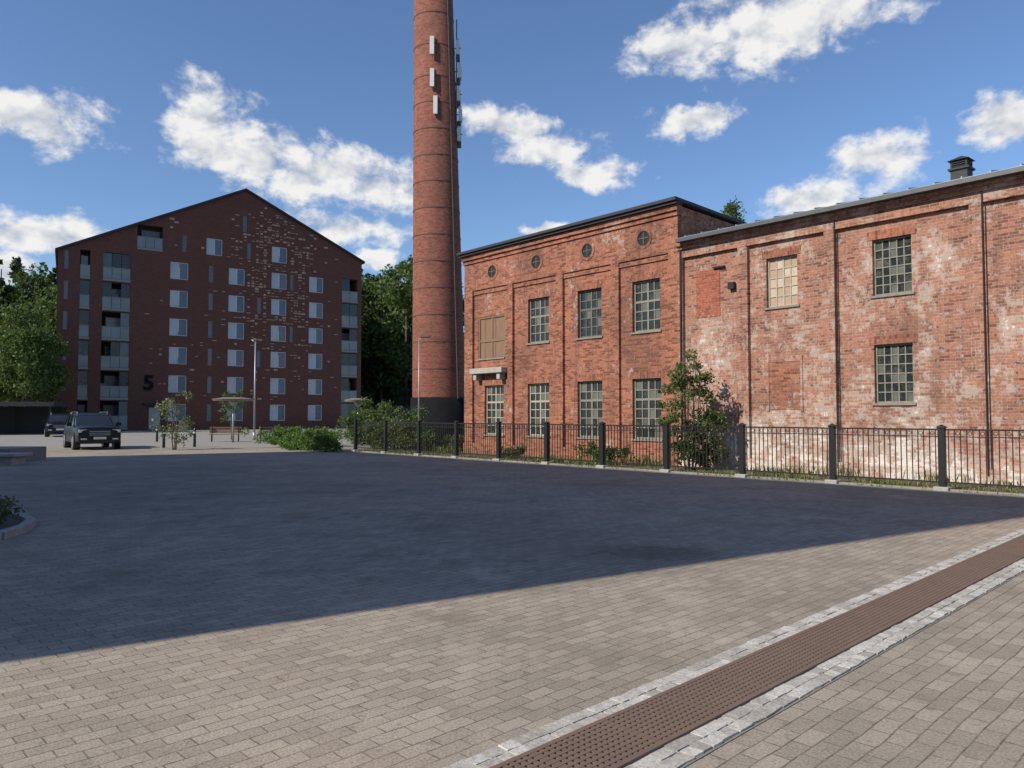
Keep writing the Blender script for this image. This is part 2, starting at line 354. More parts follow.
for c in cent:
    cz=7.45; ring(bb,c,cz,.25,.36,-.122,-.09,0); ring(bb,c,cz,.21,.25,-.13,-.09,1)
    bb.quad([(c+.23*math.cos(2*math.pi*i/24),-.108,cz+.23*math.sin(2*math.pi*i/24)) for i in range(24)],2)
    bb.box(c-.012,c+.012,-.118,-.109,cz-.21,cz+.21,3); bb.box(c-.21,c+.21,-.117,-.1095,cz-.012,cz+.012,3)
bb.build('round_windows',[M_lint,M_black,M_dark,M_greyframe],OB)
# low wing
wl=[(-8.73,-7.76,4.66,6.11),(-8.73,-7.78,1.9,3.4),(-11.75,-10.8,4.67,6.09)]
wr=[(-3.7,-2.7,4.66,6.11),(-3.7,-2.7,1.9,3.4),(.8,1.8,4.66,6.11),(.8,1.8,1.9,3.4)]
hs=[(*h,.22) for h in wl+wr]
bb=B(); bb.wall(XJ,XR,-.2,7.0,0,hs)
for a,b_ in ((XJ+.0,-14.6),(-12.62,-12.3),(-9.97,-9.68),(-6.42,-6.16),(-1.6,-1.3),(3,3.3),(6.5,6.8)):
    bb.box(a+.001,b_,-.115,.05,-.2,6.55)
bb.box(XJ+.004,XR,-.118,.05,6.55,6.80); bb.box(XJ+.004,XR,-.17,.05,6.80,6.90); bb.box(XJ+.004,XR,-.24,.05,6.90,7.0)
bb.box(XJ+.004,XR,-.135,.03,-.2,.35)
bb.quad([(XR,0,7.0),(XR,0,-.2),(XR,10,-.2),(XR,10,7.0)]); bb.quad([(XR,10,-.2),(XR,10,7),(XJ,10,7),(XJ,10,-.2)]); bb.quad([(XR,0,7),(XR,10,7),(XR,5,8.2)])
bb.build('low_wing_walls',[M_brickR],OB)
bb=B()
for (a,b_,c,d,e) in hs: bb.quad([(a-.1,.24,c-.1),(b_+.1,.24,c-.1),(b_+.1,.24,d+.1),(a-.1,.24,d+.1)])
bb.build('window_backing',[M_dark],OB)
bb=B(); sg=.06
bb.box(XJ+.17,XR+.3,-.46,-.30,6.99,7.10,1)
bb.quad([(XJ+.17,-.43,7.12),(XR+.3,-.43,7.12),(XR+.3,5,8.32),(XJ+.17,5,8.32)]); bb.quad([(XJ+.02,5,8.32),(XR+.3,5,8.32),(XR+.3,10.4,7.1),(XJ+.02,10.4,7.1)])
bb.quad([(XJ+.17,-.43,7.01),(XR+.3,-.43,7.01),(XR+.3,-.43,7.12),(XJ+.17,-.43,7.12)])
bb.quad([(XJ+.17,-.43,7.013),(XJ+.17,.05,7.013),(XR+.3,.05,7.013),(XR+.3,-.43,7.013)])
xx=XJ+.5
while xx<XR:
    n0=len(bb.v); bb.v+=[(xx,-.43,7.12),(xx+.03,-.43,7.12),(xx+.03,5,8.32),(xx,5,8.32),(xx,-.43,7.16),(xx+.03,-.43,7.16),(xx+.03,5,8.36),(xx,5,8.36)]
    for fc in ((4,5,6,7),(0,1,5,4),(1,2,6,5),(3,0,4,7)): bb.f.append(tuple(n0+i for i in fc)); bb.m.append(0)
    xx+=.6
bb.build('low_wing_roof',[M_metalroof,simple('dark_gutter',(.09,.095,.10),.5,.3)],OB)
bb=B()
for h in wl+wr: bb.box(h[0]-.12,h[1]+.12,-.012,.05,h[3],h[3]+.22)
bb.build('window_lintels',[M_lint],OB)
bb=B()
for h in wl+wr: bb.box(h[0]-.06,h[1]+.06,-.05,.19,h[2]-.06,h[2])
bb.build('window_sills',[M_sill],OB)
for i,h in enumerate(wl+wr):
    window(OB,*h,.12,5 if i!=2 else 4,6 if i!=2 else 5,M_midframe if i!=2 else M_cream,M_glOld if i!=2 else M_glPale,.045,.026)
bb=B(); bb.box(-14.15,-13.3,-.02,.03,4.6,6.05); bb.build('bricked_up_opening',[M_patch],OB)
bb=B(); bb.box(-11.7,-10.75,-.012,.03,1.75,3.1); bb.build('bricked_up_opening',[M_brickL],OB)
bb=B(); bb.box(-11.78,-11.70,-.03,.03,1.7,3.25); bb.box(-10.75,-10.68,-.03,.03,1.7,3.25); bb.box(-11.70,-10.75,-.028,.03,3.1,3.25); bb.build('blocked_opening_frame',[M_brickR],OB)
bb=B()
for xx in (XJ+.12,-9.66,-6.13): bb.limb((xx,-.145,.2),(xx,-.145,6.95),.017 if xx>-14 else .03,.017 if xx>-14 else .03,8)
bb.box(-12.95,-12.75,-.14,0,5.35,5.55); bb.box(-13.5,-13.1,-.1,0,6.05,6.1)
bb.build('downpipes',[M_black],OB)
# roof vent
bb=B(); vx=-7.25; vy=2.0; vw=.20
bb.box(vx-vw,vx+vw,vy-vw,vy+vw,7.4,8.0,0); bb.box(vx-vw-.05,vx+vw+.05,vy-vw-.05,vy+vw+.05,8.0,8.05,0)
for k in range(3): bb.box(vx-vw,vx+vw,vy-vw,vy+vw,8.08+.055*k,8.10+.055*k,0)
for sx in(-.18,.18):
    for sy in(-.18,.18): bb.box(vx+sx-.02,vx+sx+.02,vy+sy-.02,vy+sy+.02,8.05,8.25,0)
z0=8.25; k_=vw+.06; cr=[(vx-k_,vy-k_,z0),(vx+k_,vy-k_,z0),(vx+k_,vy+k_,z0),(vx-k_,vy+k_,z0)]; ap=(vx,vy,z0+.15)
for i in range(4): bb.quad([cr[i],cr[(i+1)%4],ap],0)
bb.quad(cr[::-1],0); bb.build('roof_vent',[M_darkroof,M_metalroof],OB)
# ------------------------------------------------------------------ chimney
CH=empty('factory_chimney',(-4.22,45,0)); bb=B(); SEG=48
def cr_(z): return 1.60-.0168*z
LEAN=-.018
def ringv(z,r): return [(LEAN*z+r*math.cos(2*math.pi*i/SEG),r*math.sin(2*math.pi*i/SEG),z) for i in range(SEG)]
def tube(bb,za,ra,zb,rb,m,cap=False):
    n=len(bb.v); bb.v+=ringv(za,ra)+ringv(zb,rb)
    for i in range(SEG):
        k=(i+1)%SEG; bb.f.append((n+i,n+k,n+SEG+k,n+SEG+i)); bb.m.append(m)
    if cap: bb.f.append(tuple(n+SEG+i for i in range(SEG))); bb.m.append(m)
tube(bb,2.5,cr_(2.5),42,cr_(42),0,True); tube(bb,41,cr_(41)+.15,42.2,cr_(42)+.2,0,True)
bb.build('brick_shaft',[M_chim],CH,True)
bb=B(); tube(bb,-.1,1.70,2.6,1.66,0,True); bb.build('painted_base',[M_blackpaint],CH,True)
bb=B(); z=4.2
while z<41:
    r=cr_(z)+.022; tube(bb,z,r,z+.06,r,0); tube(bb,z+.06,r,z+.0601,r-.05,0); tube(bb,z,r-.05,z+.0001,r,0); z+=1.55 if z<20 else 1.9
bb.build('iron_bands',[simple('rusty_band',(.13,.06,.045),.8)],CH)
bb=B()
def panel(bx,by,z,h,w=.28):
    bb.box(bx-w/2,bx+w/2,by-.08,by+.06,z,z+h,0)
    bb.limb((bx,by+.1,z-.15),(bx,by+.1,z+h+.15),.03,.03,6,1); 
    for zz in (z+.15,z+h-.15): bb.limb((bx,by+.05,zz),(bx*.9+LEAN*z*.1,by+.45,zz),.02,.02,6,1)
for z,bx in ((22.4,-.35),(20.5,-.37),(18.9,-.2)): panel(bx+LEAN*z+.35,-1.42,z,1.05,.24)
for z,bx in ((22.9,1.42),(21.5,1.5),(20.1,1.42),(18.9,1.5),(17.7,1.42)): 
    panel(bx+LEAN*z,-.35,z,.85,.18); panel(bx+LEAN*z-.02,.45,z+.2,.8,.18)
    bb.limb((1.0+LEAN*z,0,z+.5),(1.6+LEAN*z,-.1,z+.5),.03,.03,6,1)
    bb.box(1.28+LEAN*z,1.52+LEAN*z,-.1,.15,z-.25,z+.1,1)
bb.limb((1.3+LEAN*20,-.35,16.5),(1.3+LEAN*20,-.35,25),.035,.035,6,1)
bb.build('mobile_antennas',[M_white,M_greyframe],CH)
bb=B()
for sx in(-.2,.2): bb.limb((1.28*.93+sx*.3,-1.0+sx,2.5),(LEAN*41+.95*.85+sx*.3,-.6+sx,41),.02,.02,5)
bb.build('ladder_rails',[M_greyframe],CH)
# ------------------------------------------------------------------ apartment building
AP=empty('brick_apartment_building',(-35.2,81,0),math.atan2(.585,.811))
XA,XB,XP=-11.2,20.8,6.7; ZA,ZB,ZP=17.7,20.2,26.6
wins=[]
for k in range(6):
    wins+=[(-.96,.81,k),(5.04,6.76,k),(14.19,15.89,k),(2.95,3.4,k)]
for k in range(7): wins.append((9.76,11.5,k))
wins+=[(2.64,4.3,6),(7.0,7.4,6),(.2,.6,6),(6.5,6.9,7),(11.95,12.3,5),(11.95,12.3,3),(8.2,8.6,2),(8.2,8.6,4)]
hs=[]
for a,b_,k in wins: hs.append((a,b_,.95+3*k,2.75+3*k,.15))
bays=[]
for k in range(6):
    bays+=[(-7.3,-4.75,3*k+.35,3*k+3.0,1.9),(-9.3,-8.4,3*k+.35,3*k+3.0,1.2)]
    hs.append((-10.65,-10.3,.95+3*k,2.75+3*k,.15)); wins.append((-10.65,-10.3,k))
    bays.append((18.26,20.3,3*k+.35,3*k+3.0,1.9))
bays.append((-4.2,-1.74,18.9,21.3,1.0))
hs+=bays
bb=B(); bb.wall(XA,XB,-.2,27.5,0,hs)
ow=bb.build('gable_wall',[M_apt],AP)
bm=bmesh.new(); bm.from_mesh(ow.data)
for (xa,za,xb,zb) in ((XA,ZA,XP,ZP),(XP,ZP,XB,ZB)):
    d=Vector((xb-xa,0,zb-za)).normalized(); no=Vector((-d.z,0,d.x))
    gm=bm.verts[:]+bm.edges[:]+bm.faces[:]
    bmesh.ops.bisect_plane(bm,geom=gm,plane_co=(xa,0,za),plane_no=no,clear_outer=True)
bm.to_mesh(ow.data); bm.free()
DX,DY=.1*24,.995*24
bb=B()
bb.quad([(XA,0,-.2),(XA,0,ZA),(XA+DX,DY,ZA),(XA+DX,DY,-.2)]); bb.quad([(XB,0,-.2),(XB+DX,DY,-.2),(XB+DX,DY,ZB),(XB,0,ZB)])
bb.quad([(XA+DX,DY,-.2),(XA+DX,DY,ZA),(XP+DX,DY,ZP),(XB+DX,DY,ZB),(XB+DX,DY,-.2)])
bb.build('side_walls',[M_apt],AP)
bb=B()
def slab(p,q_):
    (xa,za),(xb,zb)=p,q_; f=-.3; T=.22
    v=[(xa,f,za),(xb,f,zb),(xb+DX,DY,zb),(xa+DX,DY,za)]; v2=[(a,b_,c+T) for a,b_,c in v]; n0=len(bb.v); bb.v+=v+v2
    for fc in ((3,2,1,0),(4,5,6,7),(0,1,5,4),(1,2,6,5),(2,3,7,6),(3,0,4,7)): bb.f.append(tuple(n0+i for i in fc)); bb.m.append(0)
sl=(ZP-ZA)/(XP-XA); sr=(ZB-ZP)/(XB-XP)
slab((XA-.3,ZA-.3*sl+.01),(XP,ZP+.01)); slab((XP+.001,ZP+.01),(XB+.3,ZB+.3*sr+.01)); bb.build('roof',[M_darkroof],AP)
for a,b_,k in wins:
    window(AP,a,b_,.95+3*k,2.75+3*k,.08,1 if b_-a<1 else 2,1,M_aptframe if b_-a>1 else M_balframe,M_glApt,.07 if b_-a>1 else .05,.06,.02)
M_rail=simple('frosted_balcony_glass',(.20,.225,.225),.25,var=.45,scale=.5)
bb=B(); rb=random.Random(5)
for i,(a,b_,c,d,e) in enumerate(bays):
    bb.quad([(a,e-.01,c),(b_,e-.01,c),(b_,e-.01,d),(a,e-.01,d)],0)
    bb.box(a+.25*(b_-a),b_-.08,e-.08,e-.03,c+.05,d-.4,4)
    bb.box(a+.25*(b_-a)-.05,a+.25*(b_-a),e-.1,e-.02,c+.05,d-.35,2)
    bb.box(a+.01,b_-.01,-.06,.0,c-.24,c-.01,2)
    wide=(b_-a)>1.2
    nn=max(1,round((b_-a)/.85))
    for j in range(nn):
        u0=a+(b_-a)*j/nn+.02; u1=a+(b_-a)*(j+1)/nn-.02
        y0=.04+rb.uniform(-.01,.01)
        bb.quad([(u0,y0,c+.02),(u1,y0,c+.02),(u1,y0,c+1.1),(u0,y0,c+1.1)],3)
        if rb.random()<.55: bb.quad([(u0,y0+.05,c+1.14),(u1,y0+.04,c+1.14),(u1,y0+.04,d-.05),(u0,y0+.05,d-.05)],1)
        if wide and rb.random()<.35: bb.box(u0+.1,u1-.1,.9,1.1,c+.02,c+rb.uniform(.8,1.6),4)
    bb.box(a+.01,b_-.01,.0,.06,c+1.1,c+1.16,2)
bb.build('balconies',[M_dark,M_glBal,M_balframe,M_rail,M_glApt],AP)
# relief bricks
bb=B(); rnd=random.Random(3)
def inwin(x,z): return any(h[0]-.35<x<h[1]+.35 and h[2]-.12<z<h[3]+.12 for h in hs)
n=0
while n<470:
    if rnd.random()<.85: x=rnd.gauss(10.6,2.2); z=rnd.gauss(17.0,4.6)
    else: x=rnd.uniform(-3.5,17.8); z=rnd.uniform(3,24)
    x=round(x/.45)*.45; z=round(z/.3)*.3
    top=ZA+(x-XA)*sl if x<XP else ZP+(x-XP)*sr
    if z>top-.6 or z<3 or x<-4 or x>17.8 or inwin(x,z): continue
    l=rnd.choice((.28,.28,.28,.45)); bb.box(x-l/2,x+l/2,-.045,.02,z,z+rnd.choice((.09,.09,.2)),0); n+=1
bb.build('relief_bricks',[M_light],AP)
tx=bpy.data.curves.new('house_number','FONT'); tx.body='5'; tx.size=2.1; tx.extrude=.03; tx.offset=.07; tx.materials.append(M_blackpaint)
to=bpy.data.objects.new('house_number',tx); COL.objects.link(to); to.parent=AP; to.location=(-3.4,-.06,4.2); to.rotation_euler=(math.pi/2,0,0)
bb=B(); bb.box(-2.9,-1.6,-.02,.03,.0,2.5,0); bb.box(-2.8,-1.7,-.03,-.021,.1,2.35,1); bb.box(-3.4,-1.2,-1.0,-.001,2.65,2.8,0)
bb.build('entrance_door',[M_black,M_glApt],AP)
# ------------------------------------------------------------------ shadow-casting neighbour building
NB=empty('neighbouring_apartment_block')
c1=Vector((-11.2,.1)); c2=Vector((-30.1,20.7)); dp=Vector((-.875,-.485))*13; H=19
bb=B(); ex=(c2-c1).normalized()
foot=[c1,c2,c2+dp,c1+dp]
for i in range(4):
    a=foot[i];b_=foot[(i+1)%4]; bb.quad([(b_.x,b_.y,-.1),(a.x,a.y,-.1),(a.x,a.y,H),(b_.x,b_.y,H)])
bb.quad([(p.x,p.y,H) for p in foot],1); bb.build('walls',[M_shadeb,M_darkroof],NB)
bb=B(); nrm=Vector((ex.y,-ex.x)); 
if nrm.dot(Vector((1,0)))<0: nrm=-nrm
for k in range(6):
    for j in range(9):
        p=c1+ex*(1.6+j*3.0); r=p+ex*1.5; z=.9+3*k+.2
        o1=nrm*.03; bb.quad([(p.x+o1.x,p.y+o1.y,z),(r.x+o1.x,r.y+o1.y,z),(r.x+o1.x,r.y+o1.y,z+1.6),(p.x+o1.x,p.y+o1.y,z+1.6)])
bb.build('windows',[M_glApt],NB)
# ------------------------------------------------------------------ fence
FD=Vector((-.676,.737)).normalized(); FP=Vector((9.15,16.4)); SP=2.37
FE=empty('iron_fence',(FP.x,FP.y,0),math.atan2(FD.y,FD.x))
bb=B(); bp=B(); bf=B()
for i in range(-4,11):
    x=i*SP
    bp.box(x-.065,x+.065,-.065,.065,.05,1.32); bp.box(x-.08,x+.08,-.08,.08,1.32,1.35); 
    n0=len(bp.v); bp.v+=[(x-.08,-.08,1.35),(x+.08,-.08,1.35),(x+.08,.08,1.35),(x-.08,.08,1.35),(x,0,1.40)]
    for fc in((0,1,4),(1,2,4),(2,3,4),(3,0,4)): bp.f.append(tuple(n0+k for k in fc)); bp.m.append(0)
    bf.box(x-.15,x+.15,-.15,.15,-.05,.08,0,.012)
    if i<10:
        a=x+.068;b_=x+SP-.068
        for z,h,w_ in ((1.27,.035,.02),(1.13,.02,.012),(.16,.03,.018)): bb.box(a,b_,-w_,w_,z,z+h)
        nb=19
        for j in range(nb):
            xx=a+(b_-a)*(j+.5)/nb; bb.box(xx-.009,xx+.009,-.009,.009,.19,1.27)
        for j in range(0,nb-1,2):
            cx=a+(b_-a)*(j+1)/nb; cz=1.21
            for q_ in range(8):
                A_=2*math.pi*q_/8;B_=2*math.pi*(q_+1)/8
                bb.limb((cx+.04*math.cos(A_),0,cz+.04*math.sin(A_)),(cx+.04*math.cos(B_),0,cz+.04*math.sin(B_)),.006,.006,4,0,False)
bb.build('railings',[M_black],FE); bp.build('posts',[M_black],FE,bevel=.006); bf.build('granite_footings',[M_stone],FE,bevel=.015)
M_kerb=simple('dark_granite_kerb',(.24,.22,.195),.9,var=.4,scale=6)
KB=B(); x=-10
while x<24:
    l=random.uniform(.9,1.1); KB.box(x,x+l-.012,-.085,.07,-.1,.035,0,.004); x+=l
kb=KB.build('granite_kerb',[M_kerb],None,loc=(FP.x,FP.y,0),rz=math.atan2(FD.y,FD.x),bevel=.01)
m,t,b=mat('rough_grass',.95); n=t.noise(t.obj(),1.1,4,.7)
t.l.new(t.mix(t.step(n,.4,.7),(.13,.105,.075),(.08,.10,.035)),b.inputs['Base Color']); M_gr=m
fr=FD; fn=Vector((FD.y,-FD.x))
if fn.y<0: fn=-fn
p1=FP-FD*10; p2=FP+FD*26; sheet('grass_verge',[tuple(p1+fn*.08),tuple(p1+fn*9),tuple(p2+fn*22),tuple(p2+fn*.08)],.006,M_gr)
# ------------------------------------------------------------------ foliage
def quads_obj(name,C,A,Bv,mt,parent=None):
    n=len(C); V=np.empty((n,4,3),np.float32); V[:,0]=C-A; V[:,1]=C+Bv; V[:,2]=C+A; V[:,3]=C-Bv
    me=bpy.data.meshes.new(name); me.vertices.add(n*4); me.vertices.foreach_set('co',V.ravel())
    me.loops.add(n*4); me.loops.foreach_set('vertex_index',np.arange(n*4,dtype=np.int32))
    me.polygons.add(n); me.polygons.foreach_set('loop_start',np.arange(0,n*4,4,dtype=np.int32)); me.polygons.foreach_set('loop_total',np.full(n,4,np.int32))
    me.materials.append(mt); me.update(calc_edges=True); me.validate()
    o=bpy.data.objects.new(name,me); COL.objects.link(o)
    if parent: o.parent=parent
    return o
def leafset(clumps,per,size,rng,squash=.8):
    C=[];
    for (x,y,z,r) in clumps:
        n=max(8,int(per*rng.uniform(.7,1.3))); d=rng.normal(size=(n,3)); d/=np.linalg.norm(d,axis=1)[:,None]
        rr=r*(.35+.65*rng.random(n)**.45)*(1+.25*rng.normal(size=n)); p=d*rr[:,None]; p[:,2]*=squash
        C.append(p+np.array([x,y,z]))
    C=np.concatenate(C); n=len(C); a=rng.normal(size=(n,3)); a/=np.linalg.norm(a,axis=1)[:,None]; h=rng.normal(size=(n,3)); b_=np.cross(a,h); b_/=np.linalg.norm(b_,axis=1)[:,None]
    s_=size*rng.uniform(.6,1.4,n)[:,None]
    return C,a*s_,b_*s_*.55
def crown(rng,c,R,nc,cr0,low=-.9):
    out=[]
    while len(out)<nc:
        p=rng.uniform(-1,1,3)
        l=np.linalg.norm(p)
        if l>1 or l<.35 or p[2]<low: continue
        k=1-.25*max(0,p[2]) ; out.append((c[0]+p[0]*R[0]*k,c[1]+p[1]*R[1]*k,c[2]+p[2]*R[2],cr0*rng.uniform(.6,1.3)))
    return out
def tree(name,base,h,R,crz,nc,cr0,per,size,mt,seed,stems=1,tr=.12,low=-.9):
    rng=np.random.default_rng(seed); e=empty(name,base)
    cl=crown(rng,(0,0,crz),R,nc,cr0,low)
    C,A,Bv=leafset(cl,per,size,rng); quads_obj('leaves',C,A,Bv,mt,e)
    bb=B()
    for s_ in range(stems):
        ox,oy=(0,0) if stems==1 else rng.uniform(-.25,.25,2)*R[0]
        pts=[Vector((ox*.5,oy*.5,-.05))]; nS=6
        for i in range(1,nS+1):
            f=i/nS; pts.append(Vector((ox+rng.normal()*.03*h*f*(1 if stems==1 else .5),oy+rng.normal()*.03*h*f*.5,h*.93*f)))
        for i in range(nS): bb.limb(pts[i],pts[i+1],tr*(1-i/nS*.85),tr*(1-(i+1)/nS*.85),7,0,i==0)
        for c in cl[s_::max(1,stems)][:16]:
            f=min(.95,max(.15,(c[2]*.75)/(h*.93))); k=f*nS; i=min(nS-1,int(k)); p=pts[i].lerp(pts[i+1],k-i)
            bb.limb(p,c[:3],tr*.35*(1-f*.5),tr*.08,5,0,False)
    bb.build('trunk_and_limbs',[M_bark],e,True); return e
def hz(x,y):
    return 9*math.exp(-((y-150)/38)**2)*(1)
rng=np.random.default_rng(11)
hb=B(); N=30; gx=np.linspace(-190,60,N); gy=np.linspace(95,230,18)
hv=[(x,y,hz(x,y)-.3) for y in gy for x in gx]; hb.v=hv
for j in range(17):
    for i in range(N-1): hb.f.append((j*N+i,j*N+i+1,(j+1)*N+i+1,(j+1)*N+i)); hb.m.append(0)
hb.build('wooded_hill',[M_gr],None,True)
def forest(name,spots,mt,seed,con,size,per):
    rng=np.random.default_rng(seed); Cs=[];As=[];Bs=[]; tb=B()
    for (x,y,h) in spots:
        z0=hz(x,y) if y>95 else 0
        tb.limb((x,y,z0-.3),(x,y,z0+h*.9),h*.014,h*.003,6)
        cl=[]
        if con:
            L=int(h/1.0)
            for k in range(L):
                f=k/L; zz=z0+h*(.10+.90*f); r=h*.19*(1-f)**.8+.25
                for j in range(max(1,int(8*(1-f)+1))):
                    a=rng.uniform(0,6.28); q_=r*rng.uniform(.25,1.0); cl.append((x+q_*math.cos(a),y+q_*math.sin(a),zz-q_*.25,.5+.5*(1-f)))
        else:
            R=h*.29; cl=crown(rng,(x,y,z0+h*.56),(R,R,h*.45),42,h*.09)
        C,A,Bv=leafset(cl,per,size,rng); Cs.append(C);As.append(A);Bs.append(Bv)
    e=empty(name); quads_obj('foliage',np.concatenate(Cs),np.concatenate(As),np.concatenate(Bs),mt,e); tb.build('trunks',[M_bark],e)
sp=[(X,Y,rng.uniform(17,21)) for Y in (112,122,134,146) for X in np.arange(-Y*.26,-Y*.08,3.6)+rng.uniform(-1,1)]
dec=[s for i,s in enumerate(sp) if i%2==0]; con=[s for i,s in enumerate(sp) if i%2==1]
sp2=[(X,Y,rng.uniform(17,22)) for Y in (104,114,126,138) for X in np.arange(-Y*.80,-Y*.57,2.9)+rng.uniform(-1,1)]
dec+= [s for i,s in enumerate(sp2) if i%4==0]; con+=[s for i,s in enumerate(sp2) if i%4!=0]
forest('deciduous_forest',dec,L_dec,21,False,.34,105); forest('conifer_forest',con,L_con,22,True,.38,34)
tree('birch_tree',(-43.0,68,0),11.6,(3.2,3.2,5.2),6.3,60,.95,240,.14,L_dec,31,tr=.2)
tree('birch_tree',(-47.5,72,0),11.5,(3.4,3.4,5.3),6.0,58,1.0,220,.14,L_dec,32,tr=.2)
tree('rowan_tree',(8.7,30,0),10.3,(.8,.8,2.2),7.9,28,.32,110,.06,L_dec,33,tr=.08)
tree('young_cherry_tree',(5.15,22.3,0),3.5,(.85,.8,1.7),1.7,54,.23,90,.05,L_shrub,41,stems=6,tr=.03,low=-1)
tree('young_cherry_tree',(5.7,22.5,0),2.3,(.6,.5,1.0),1.0,24,.25,90,.05,L_shrub,43,stems=4,tr=.03,low=-1)
tree('sapling',(-15.4,35.2,0),3.0,(.95,.95,1.3),1.6,34,.22,26,.06,L_olive,44,stems=3,tr=.035)
tree('sapling',(-18.2,50,0),3.4,(.8,.8,1.3),2.3,20,.3,60,.06,L_dec,46,tr=.05)
def bush(name,boxes,per,size,mt,seed,cr0=.25):
    rng=np.random.default_rng(seed); cl=[]
    for (p,q_,w_,h,n) in boxes:
        p=Vector(p);q_=Vector(q_)
        for i in range(n):
            f=rng.random(); c=p.lerp(q_,f); zz=h*rng.uniform(.1,.95)*(.8+.25*math.sin(f*9+seed))
            cl.append((c.x+rng.normal()*w_*.4,c.y+rng.normal()*w_*.4,zz,cr0*rng.uniform(.7,1.3)))
    C,A,Bv=leafset(cl,per,size,rng); C[:,2]=np.abs(C[:,2]); return quads_obj(name,C,A,Bv,mt)
bush('hedge',[((-12.0,38.5),(-7.6,33.0),.9,.95,120)],110,.045,L_hedge,51,.22)
bush('hedge',[((-14.0,44.0),(-8.6,38.5),.9,1.0,80)],90,.055,L_hedge,55,.25)
bush('shrub',[((-6.9,36.9),(-3.8,34.2),.9,1.9,110)],120,.055,L_shrub,52,.3)
bush('shrub',[((-8.9,43),(-6.4,40.5),1.0,2.3,80)],110,.065,L_dec,53,.34)
bush('shrub',[((-3.2,34.5),(-1.5,33.6),.6,.7,30)],90,.05,L_shrub,54,.22)
bush('shrub',[((3.5,23.9),(2.5,25.2),.35,.75,20)],90,.045,L_hedge,56,.2)
bush('shrub',[((.4,27.6),(-.6,28.8),.3,.5,12)],80,.045,L_shrub,57,.17)
def weeds(name,p,q_,w_,n,h,seed,thr=-.3):
    rng=np.random.default_rng(seed); p=np.array(p);q_=np.array(q_)
    f=rng.random(n); dens=np.sin(f*37+seed)+np.sin(f*91)+rng.normal(size=n)*.5; f=f[dens>thr]; n=len(f)
    c=p+(q_-p)*f[:,None]+rng.normal(size=(n,2))*w_; hh=h*rng.uniform(.3,1.2,n)*(1+.5*np.sin(f*23))
    C=np.stack([c[:,0],c[:,1],hh/2],1); A=np.stack([rng.normal(size=n)*.15*hh,rng.normal(size=n)*.15*hh,hh/2],1)
    a=rng.uniform(0,6.28,n); Bv=np.stack([np.cos(a),np.sin(a),a*0],1)*(.008+.008*rng.random(n))[:,None]
    return quads_obj(name,C,A,Bv,L_grass)
def fpt(s_,o_): p=FP+FD*s_+fn*o_; return (p.x,p.y)
weeds('weeds',fpt(-8,.6),fpt(24,.6),.25,6000,.13,61); weeds('weeds',fpt(-8,1.6),fpt(22,1.8),.3,6000,.26,62,.4)
weeds('weeds',fpt(-8,-.12),fpt(24,-.12),.03,1200,.06,63); weeds('weeds',fpt(-8,.13),fpt(24,.13),.05,1500,.10,64)
# ------------------------------------------------------------------ cars
m,t,b=mat('car_paint_black',.3,0,.3)
nn=t.noise(t.obj(),2,2); t.l.new(t.mix(nn,(.006,.006,.008),(.011,.011,.013)),b.inputs['Base Color']); M_car=m
M_cglass=simple('car_glass',(.02,.024,.028),.08,0,.2,3,.5); M_tyre=simple('tyre',(.02,.02,.02),.9); M_rim=simple('alloy_rim',(.35,.36,.38),.35,.7)
M_lamp=simple('headlight_lens',(.65,.68,.7),.1,.2,.1); M_chrome=simple('chrome',(.6,.6,.62),.15,.9,.05); M_plate=simple('number_plate',(.75,.75,.72),.5); M_red=simple('tail_light',(.3,.01,.01),.2)
def loft(bb,st,m):
    n0=len(bb.v); k=len(st[0])
    for s_ in st: bb.v+=s_
    for i in range(len(st)-1):
        for j in range(k-1):
            bb.f.append((n0+i*k+j,n0+i*k+j+1,n0+(i+1)*k+j+1,n0+(i+1)*k+j)); bb.m.append(m)
    bb.f.append(tuple(n0+j for j in range(k))); bb.m.append(m); bb.f.append(tuple(n0+(len(st)-1)*k+j for j in reversed(range(k)))); bb.m.append(m)
